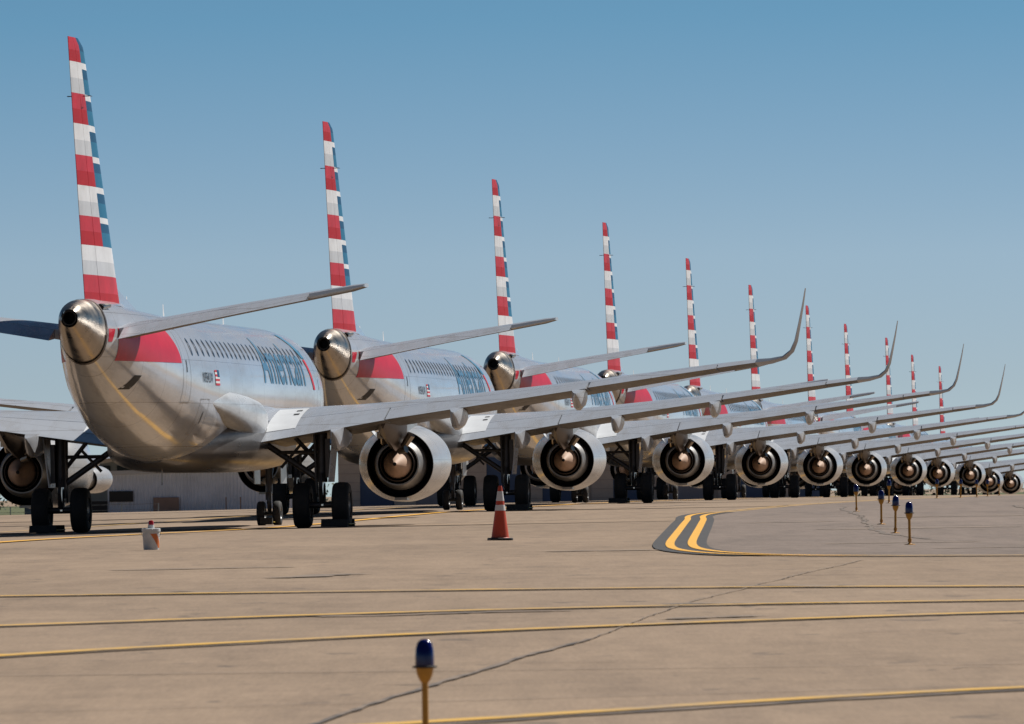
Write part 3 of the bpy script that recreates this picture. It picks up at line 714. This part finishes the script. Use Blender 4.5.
# ------------------------------------------------------------------ the line of parked jets
POS = [  # tail x, tail y, heading, ground offset, roll lean
 (-9.24, 179.03, .102, -.009, .009), (-4.967, 227.02, .100, .159, .0045), (-.538, 273.5, .094, .197, .0045), (3.473, 319.64, .097, .146, 0), (7.648, 370.5, .098, .066, 0),
 (11.712, 418.17, .101, -.056, 0), (16.205, 466.6, .099, -.139, 0), (20.193, 514.85, .105, -.314, 0), (24.724, 561.04, .104, -.446, 0), (28.558, 606.5, .105, -.951, 0), (32.957, 654.8, .105, -1.183, 0)]
LABELS = ['silver jet with red and white striped tail, nearest and largest of the line',
 'second silver striped-tail jet, directly ahead of the nearest one, its engine left of the cone',
 'third striped-tail jet from the left, its tail cone above the orange cone',
 'fourth striped-tail jet from the left, its engine above the double yellow lines',
 'fifth striped-tail jet from the left in the long line',
 'sixth striped-tail jet from the left, middle of the long line',
 'seventh striped-tail jet, its fin just right of the nearest jet\'s upturned wingtip',
 'eighth striped-tail jet, fin between the first two upturned wingtips',
 'ninth striped-tail jet, its fin crossed by the second upturned wingtip',
 'tenth striped-tail jet, second from the far end of the line',
 'farthest and smallest striped-tail jet at the right end of the line']
GRP = 'striped-tail jets parked nose to tail'
proto = make_jet()
for i, (x, y, a, g, lean) in enumerate(POS):
    o = proto if i == 0 else copy_tree(proto)
    gx, gy = x + S0 * math.sin(a), y + S0 * math.cos(a)
    pitch = 0 if i == 0 else 0
    o.location = (gx, gy, g + .002); o.rotation_euler = (-lean, -pitch, PI / 2 - a)
    tag(o, LABELS[i], 'airliner', GRP)
# a jet of another row, turned further right, behind the first
o = copy_tree(proto)
ea, eD, ep = .25, 565., 85.
ex, ey = (ep - 512) / 8500 * eD, eD
dx, dy = 3.6, -4.4
o.rotation_euler = (0, 0, PI / 2 - ea)
cx = ex - (dx * math.sin(ea) + 4.4 * math.cos(ea)); cy = ey - (dx * math.cos(ea) - 4.4 * math.sin(ea))
o.location = (cx, cy, -.05); tag(o, 'distant silver jet behind the nearest jet\'s left main wheels, turned to the right', 'airliner')

# wheel chocks
M['chock'] = simple('chock_rubber', (.03, .028, .026), .8, 0, 0, .2, 10)
def chock(name, x, y, a, label, L=.62):
    r = empty(name, (x, y, ground_z(x, y) + .02), (0, 0, a)); tag(r, label, 'chock', 'wheel chocks under the jets')
    for s in (-1, 1):
        V, F = rings([[(k * L / 2, s * .62 + b * .12, c * .17) for b, c in ((-1, 0), (-.25, 1), (.25, 1), (1, 0))] for k in (-1, 1)])
        link_mesh('block', V, F, M['chock'], r, smooth=False)
    mb = MB(); mb.tube((L / 2 + .02, -.62, .06), (L / 2 + .02, .62, .06), .012, n=6); mb.build('rope', M['gold'], r)
    return r
def wheel_pos(i, q):
    x, y, a, g, l = POS[i]; return x + S0 * math.sin(a) + q * math.cos(a), y + S0 * math.cos(a) - q * math.sin(a), -a
for i, q, lb in ((0, 3.40, 'black rubber chock at the outer right main wheel of the nearest jet'), (0, -3.40, 'black rubber chock at the outer left main wheel of the nearest jet'),
                 (1, 3.40, 'black rubber chock at a right main wheel just right of the orange cone'), (2, 2.53, 'black rubber chock under the third jet\'s right main wheels')):
    x, y, a = wheel_pos(i, q); chock('wheel_chock', x, y, a, lb)
x, y, a, g, l = POS[0]; chock('wheel_chock', x + (S0 + 13.8) * math.sin(a), y + (S0 + 13.8) * math.cos(a), -a, 'small dark chock under the nose wheels of the nearest jet', .3)

# ------------------------------------------------------------------ taxiway edge lights
M['lens'] = simple('blue_lens', (.002, .004, .09), .12, 0, .0)
M['stem'] = simple('yellow_stem', (.46, .22, .02), .45, 0, 0, .2, 12)
def light():
    r = empty('taxiway_light')
    mb = MB(); mb.rev([(0, .001), (0, .09), (.012, .085), (.02, .03), (.03, .022)], axis='z', n=24); mb.build('base_plate', M['stem'], r)
    mb = MB(); mb.tube((0, 0, .02), (0, 0, .46), .021, n=16); mb.tube((0, 0, .05), (0, 0, .10), .030, n=16); mb.build('stem', M['stem'], r)
    mb = MB(); mb.rev([(.40, .022), (.415, .034), (.45, .05), (.495, .058), (.495, .001)], axis='z', n=28); mb.build('collar', M['stem'], r)
    mb = MB(); mb.rev([(.496, .001), (.496, .080), (.506, .080), (.510, .064), (.510, .001)], axis='z', n=28); mb.build('rim', M['black'], r)
    mb = MB(); mb.rev([(.508, .061), (.57, .061), (.62, .057), (.655, .047), (.672, .032), (.680, .015), (.682, .001)], axis='z', n=32); mb.build('lens', M['lens'], r, angle=80)
    return r
lp = light()
LG = 'blue taxiway edge lights'
LL = [((-.575, 54.6), 'nearest blue taxiway light on a yellow stem, alone in the foreground'),
      ((6.23, 133.4), 'yellow-stemmed blue light lowest and nearest of the cluster at right'),
      ((6.87, 152.6), 'blue light on yellow stem just left of the nearest one in the cluster'),
      ((7.29, 168.0), 'blue light on yellow stem, third of the cluster counting back from the nearest'),
      ((8.63, 213.2), 'leftmost blue light on yellow stem of the cluster at right'),
      ((10.75, 242.6), 'small blue light on yellow stem behind the cluster, under a wing engine'),
      ((14.98, 299.8), 'tiny far blue light on yellow stem in front of the eighth engine'),
      ((16.3, 309.), 'tiny far blue light on yellow stem between the eighth and ninth engines'),
      ((17.6, 322.), 'tiny far blue light on yellow stem in front of the ninth engine'),
      ((19.3, 345.), 'tiny far blue light on yellow stem left of the tenth engine'),
      ((20.8, 363.), 'farthest blue light on yellow stem, between the last two engines')]
for i, ((x, y), lb) in enumerate(LL):
    o = lp if i == 0 else copy_tree(lp)
    o.location = (x, y, ground_z(x, y) + .004); o.rotation_euler = (random.uniform(-.03, .03), random.uniform(-.03, .02), 0); tag(o, lb, 'light', LG)

# ------------------------------------------------------------------ traffic cone
M['orange'] = simple('cone_orange', (.50, .06, .022), .5, 0, 0, .15, 7)
M['patch'] = simple('bucket_orange', (.66, .17, .035), .5, 0, 0, .1, 7)
M['refl'] = simple('reflective_band', (.62, .62, .62), .4, 0, 0, .15, 9)
cn = empty('traffic_cone', (-.22, 149.2, ground_z(-.22, 149.2) + .004), (0, .01, .2)); tag(cn, 'tall orange traffic cone with two white bands standing on the concrete', 'cone')
H = .96
def cr(z): return .155 + (.032 - .155) * (z - .04) / (H - .04)
mb = MB(); mb.rev([(.04, .17), (.05, .155), (.3, cr(.3)), (.6, cr(.6)), (.93, cr(.93)), (.955, .028), (.955, .016), (.6, .012)], axis='z', n=32); mb.build('cone_body', M['orange'], cn)
for z0, z1 in ((.52, .62), (.69, .86)):
    mb = MB(); mb.rev([(z0, cr(z0) + .001), (z0 + .001, cr(z0) + .004), (z1 - .001, cr(z1) + .004), (z1, cr(z1) + .001)], axis='z', n=32); mb.build('reflective_band', M['refl'], cn)
mb = MB()
mb.add(*rings([[(.215 * math.copysign(abs(math.cos(t)) ** .5, math.cos(t)) * k, .215 * math.copysign(abs(math.sin(t)) ** .5, math.sin(t)) * k, z) for t in [2 * PI * i / 32 for i in range(32)]] for z, k in ((.0, .97), (.006, 1), (.035, .98), (.042, .93))]))
mb.build('base', M['black'], cn)

# ------------------------------------------------------------------ bucket with red beacon
M['pail'] = simple('white_pail', (.62, .63, .63), .4, 0, 0, .1, 6)
M['beacon'] = simple('red_lens', (.42, .01, .015), .15, 0, .5)
bx_, by_ = -5.98, 140.6
bk = empty('bucket', (bx_, by_, ground_z(bx_, by_) + .004)); tag(bk, 'white plastic bucket with an orange slanted patch and a red light on its lid', 'bucket')
mb = MB()
n = 40; zs_ = [0, .01, .06, .13, .20, .27, .31, .325]; V = []; F = []; fm = []
for z in zs_:
    r_ = .128 + .016 * z / .325
    for i in range(n): a = 2 * PI * i / n; V.append((r_ * math.cos(a), r_ * math.sin(a), z))
for j in range(len(zs_) - 1):
    for i in range(n):
        F.append((j * n + i, j * n + (i + 1) % n, (j + 1) * n + (i + 1) % n, (j + 1) * n + i)); fm.append(0)
F.append(tuple(range(n))); fm.append(0)
pail = link_mesh('pail', V, F, [M['pail'], M['orange']], bk, fm=fm)
# reflective orange slanted stripes on a sleeve
V = []; F = []; fm = []; ns = 96; nz = 24
for j in range(nz + 1):
    z = .03 + .235 * j / nz; r_ = .128 + .016 * z / .325 + .002
    for i in range(ns): a = 2 * PI * i / ns; V.append((r_ * math.cos(a), r_ * math.sin(a), z))
for j in range(nz):
    for i in range(ns):
        F.append((j * ns + i, j * ns + (i + 1) % ns, (j + 1) * ns + (i + 1) % ns, (j + 1) * ns + i))
        fm.append(1 if ((i / ns * 2 + (j / nz) * .35 + .19) % 1) < .26 else 0)
link_mesh('striped_sleeve', V, F, [M['refl'], M['patch']], bk, fm=fm)
mb = MB(); mb.rev([(.30, .150), (.30, .156), (.345, .156), (.352, .14), (.352, .001)], axis='z', n=40); mb.build('lid', M['pail'], bk)
mb = MB(); mb.rev([(.352, .055), (.40, .052), (.41, .05), (.41, .001)], axis='z', n=24); mb.build('lamp_base', M['pail'], bk)
mb = MB(); mb.rev([(.41, .046), (.455, .046), (.478, .032), (.486, .012), (.487, .001)], axis='z', n=24); mb.build('lamp_lens', M['beacon'], bk)
mb = MB()
for k in range(16):
    a0, a1 = PI * k / 16, PI * (k + 1) / 16
    mb.tube((.158 * math.cos(a0), -.02 - .145 * math.sin(a0) * .3, .29 - .14 * math.sin(a0)), (.158 * math.cos(a1), -.02 - .145 * math.sin(a1) * .3, .29 - .14 * math.sin(a1)), .003, n=6)
mb.build('handle', M['strut'], bk)

# ------------------------------------------------------------------ buildings far behind
def corr_wall(name, x0, x1, y, z0, z1f, mat, parent, pitch=.42, amp=.06):
    V = []; F = []; n = int((x1 - x0) / pitch * 4)
    for i in range(n + 1):
        x = x0 + (x1 - x0) * i / n; k = i % 4; yy = y + (amp if k in (0, 1) else -amp)
        V += [(x, yy, z0), (x, yy, z1f(x))]
    for i in range(n): F.append((2 * i, 2 * i + 1, 2 * i + 3, 2 * i + 2))
    return link_mesh(name, V, F, mat, parent, smooth=False)
def bxm(name, x0, x1, y0, y1, z0, z1, mat, parent):
    mb = MB(); mb.box(((x0 + x1) / 2, (y0 + y1) / 2, (z0 + z1) / 2), (x1 - x0, y1 - y0, z1 - z0)); return mb.build(name, mat, parent, smooth=False)
M['corr'] = simple('grey_blue_sheeting', (.66, .71, .80), .6, 0, 0, .12, .4)
M['roofw'] = simple('pale_roof', (.50, .49, .47), .6, 0, 0, .1, .5)
M['brownd'] = simple('brown_shutter', (.30, .20, .16), .6, 0, 0, .1, 1)
M['cream'] = simple('cream_blockwork', (.50, .42, .36), .8, 0, 0, .12, .7)
M['bluedoor'] = simple('blue_hangar_door', (.03, .07, .16), .5, 0, 0, .15, .6)
M['greyd'] = simple('grey_door', (.25, .24, .27), .6, 0, 0, .1, .6)
M['mauve'] = simple('rose_grey_wall', (.33, .27, .25), .8, 0, 0, .1, .5)
h1 = empty('hangar', (-38, 1000, -3.6)); tag(h1, 'long grey-blue corrugated hangar seen under the nearest jet\'s belly', 'hangar')
h1.location = (0, 0, 0)
def eave(x): return 2.15 + .02 * (x + 48)
corr_wall('wall', -47.6, -25, 1000, -3.6, eave, M['corr'], h1)
bxm('side_wall', -47.6, -25, 1001, 1030, -3.6, 1.9, M['corr'], h1)
V, F = rings([[(-48.6, y, eave(-48.6)), (-48.6, y, eave(-48.6) + .45), (-36, y, eave(-36) + .55), (-24.5, y, eave(-24.5) + .5), (-24.5, y, eave(-24.5))] for y in (999.2, 1031)])
link_mesh('roof', V, F, M['roofw'], h1, smooth=False)
bxm('window', -47.4, -44.6, 999.7, 999.93, -1.0, .25, M['black'], h1)
dr = bxm('door', -42.2, -39.2, 999.6, 999.9, -2.65, -.55, M['brownd'], h1); 
bxm('door_panel', -42.0, -39.4, 999.5, 999.58, -2.62, -2.1, M['greyd'], dr)
bxm('door', -49.8, -47.62, 999.7, 999.95, -3.6, -.9, M['black'], h1)
for x in (-33.6, -31.9): 
    mb = MB(); mb.tube((x, 998, -3.4), (x, 998, -.6), .07, n=8); p_ = mb.build('bollard', M['brownd'], smooth=True); tag(p_, 'thin dark post standing before the grey-blue hangar, ' + ('left of the pair' if x < -33 else 'right of the pair'), 'post')
h2 = empty('warehouse'); tag(h2, 'rose-grey building with dark windows rising behind the corrugated hangar', 'building')
bxm('wall', -66, -45, 1150, 1180, -4.5, 4.4, M['mauve'], h2)
bxm('roof', -66.6, -44.6, 1149, 1181, 4.4, 4.8, M['roofw'], h2)
for k in range(7): bxm('window', -65 + k * 2.9, -63 + k * 2.9, 1149.8, 1149.97, 2.3, 3.6, M['black'], h2)
h3 = empty('hangar'); tag(h3, 'cream block hangar with blue and grey doors behind the second and third jets', 'hangar')
bxm('wall', -18.4, 30, 900.5, 940, -3.2, 5.2, M['cream'], h3)
bxm('roof', -19, 30.6, 899.2, 941, 5.2, 5.8, M['roofw'], h3)
x = -18.4; k = 0
while x < 28:
    p = bxm('pier', x, x + 2.3, 899.9, 900.5, -3.2, 5.2, M['cream'], h3)
    for j in range(9): bxm('block_course', x - .01, x + 2.31, 899.86, 899.9, -2.9 + .95 * j, -2.86 + .95 * j, M['mauve'], p)
    d = bxm('door', x + 2.3, x + 5.9, 900.2, 900.48, -3.2, 3.4, M['greyd' if k % 4 == 1 else 'bluedoor'], h3)
    x += 5.9 + (1.6 if k % 2 else 0); k += 1

# fence and trees at the far left
fz = [(-62 + 3 * k, 690 + k * .6) for k in range(12)]
fe = empty('fence'); tag(fe, 'low wire fence crossing the dry grass at the far left', 'fence')
for (x, y) in fz:
    mb = MB(); z = ground_z(x, y); mb.tube((x, y, z), (x, y, z + 1.5), .05, n=6); mb.build('post', M['rim'], fe)
for h_ in (.5, 1.0, 1.45):
    mb = MB()
    for (a, b) in zip(fz, fz[1:]): mb.tube((a[0], a[1], ground_z(*a) + h_), (b[0], b[1], ground_z(*b) + h_), .02, n=4)
    mb.build('rail', M['rim'], fe)
M['leaf'] = simple('far_foliage', (.055, .075, .035), .8, 0, 0, .35, .3)
V = []; F = []
for k in range(5200):
    c = random.randint(0, 60); cx_ = -330 + c * 9 + math.sin(c * 7.3) * 4; hh_ = 3.2 + 2.2 * abs(math.sin(c * 1.9))
    u, v = random.uniform(0, 2 * PI), random.uniform(-1, 1); rr_ = random.random() ** .4
    p = Vector((cx_ + rr_ * 6.5 * math.cos(u) * math.sqrt(1 - v * v), 1750 + rr_ * 5 * math.sin(u) * math.sqrt(1 - v * v), -4.0 + hh_ * .5 + rr_ * v * hh_ * .55))
    s = random.uniform(.25, .7); a = Vector((random.uniform(-1, 1), random.uniform(-1, 1), random.uniform(-1, 1))).normalized() * s; b = a.orthogonal().normalized() * s
    o_ = len(V); V += [p - a, p + b, p + a * .9]; F.append((o_, o_ + 1, o_ + 2))
tl = link_mesh('tree_line', V, F, M['leaf'], smooth=False); tag(tl, 'dark far-off wood beyond the airfield', 'trees', kind='stuff')

# ------------------------------------------------------------------ sky, sun, camera
SUN = Vector(SUNV).normalized()
el = math.asin(SUN.z); az = math.atan2(SUN.x, SUN.y)
w = bpy.data.worlds.new('World'); scene.world = w; w.use_nodes = True
N, L = w.node_tree.nodes, w.node_tree.links; N.clear()
out = N.new('ShaderNodeOutputWorld'); bg = N.new('ShaderNodeBackground'); sky = N.new('ShaderNodeTexSky')
sky.sky_type = 'NISHITA'; sky.sun_disc = False; sky.sun_elevation = el; sky.sun_rotation = az
sky.altitude = 0; sky.air_density = SKY['air']; sky.dust_density = SKY['dust']; sky.ozone_density = SKY['ozone']
tc = N.new('ShaderNodeTexCoord'); mp = N.new('ShaderNodeMapping'); mp.inputs['Scale'].default_value = (1, 1, SKY['zs']); mp.inputs['Location'].default_value = (0, 0, SKY['z0'])
nm = N.new('ShaderNodeVectorMath'); nm.operation = 'NORMALIZE'
L.new(tc.outputs['Generated'], mp.inputs[0]); L.new(mp.outputs[0], nm.inputs[0]); L.new(nm.outputs[0], sky.inputs[0])
# the air just above the horizon is paler, higher up it is a deeper cyan
sx = N.new('ShaderNodeSeparateXYZ'); L.new(tc.outputs['Generated'], sx.inputs[0])
mr = N.new('ShaderNodeMapRange'); mr.inputs[1].default_value = 0; mr.inputs[2].default_value = .2; L.new(sx.outputs['Z'], mr.inputs[0])
cr_ = N.new('ShaderNodeValToRGB'); E_ = cr_.color_ramp.elements
E_[0].position = .0; E_[0].color = (.82, .70, .57, 1); E_[1].position = 1.; E_[1].color = (.17, .24, .26, 1)
for pos, c in ((.055, (.81, .70, .57, 1)), (.13, (.82, .765, .64, 1)), (.2, (.645, .72, .645, 1)), (.272, (.465, .67, .635, 1)), (.45, (.36, .52, .53, 1))):
    e = E_.new(pos); e.color = c
L.new(mr.outputs[0], cr_.inputs[0])
mm = N.new('ShaderNodeMix'); mm.data_type = 'RGBA'; mm.blend_type = 'MULTIPLY'; mm.inputs['Factor'].default_value = 1
L.new(sky.outputs[0], mm.inputs['A']); L.new(cr_.outputs[0], mm.inputs['B']); L.new(mm.outputs['Result'], bg.inputs[0]); bg.inputs[1].default_value = SKY['str']; L.new(bg.outputs[0], out.inputs[0])
sd = bpy.data.lights.new('sun', 'SUN'); sd.energy = SUNE; sd.angle = math.radians(.5); sd.color = (1, .95, .88)
so = bpy.data.objects.new('sun', sd); COL.objects.link(so); so.rotation_euler = SUN.to_track_quat('Z', 'Y').to_euler(); so.location = (0, 0, 60)

cd = bpy.data.cameras.new('camera'); cam = bpy.data.objects.new('camera', cd); COL.objects.link(cam); scene.camera = cam
cd.sensor_width = 36; cd.sensor_fit = 'HORIZONTAL'; cd.lens = 8500 / 1024 * 36
cam.location = (0, 0, 1.08)
cam.rotation_euler = (Matrix.Rotation(PI / 2, 4, 'X') @ Matrix.Rotation(CAMROLL, 4, 'Z')).to_euler()
cd.shift_y = (479.2 - 362) / 1024
cd.clip_start = .5; cd.clip_end = 20000
cd.dof.use_dof = True; cd.dof.focus_distance = 215; cd.dof.aperture_fstop = 11
scene.view_settings.view_transform = 'Standard'; scene.view_settings.look = 'None'
scene.view_settings.exposure = EXPO; scene.view_settings.gamma = 1
scene.render.resolution_x = 1024; scene.render.resolution_y = 724
scene.cycles.max_bounces = 6; scene.cycles.glossy_bounces = 4; scene.cycles.caustics_reflective = False
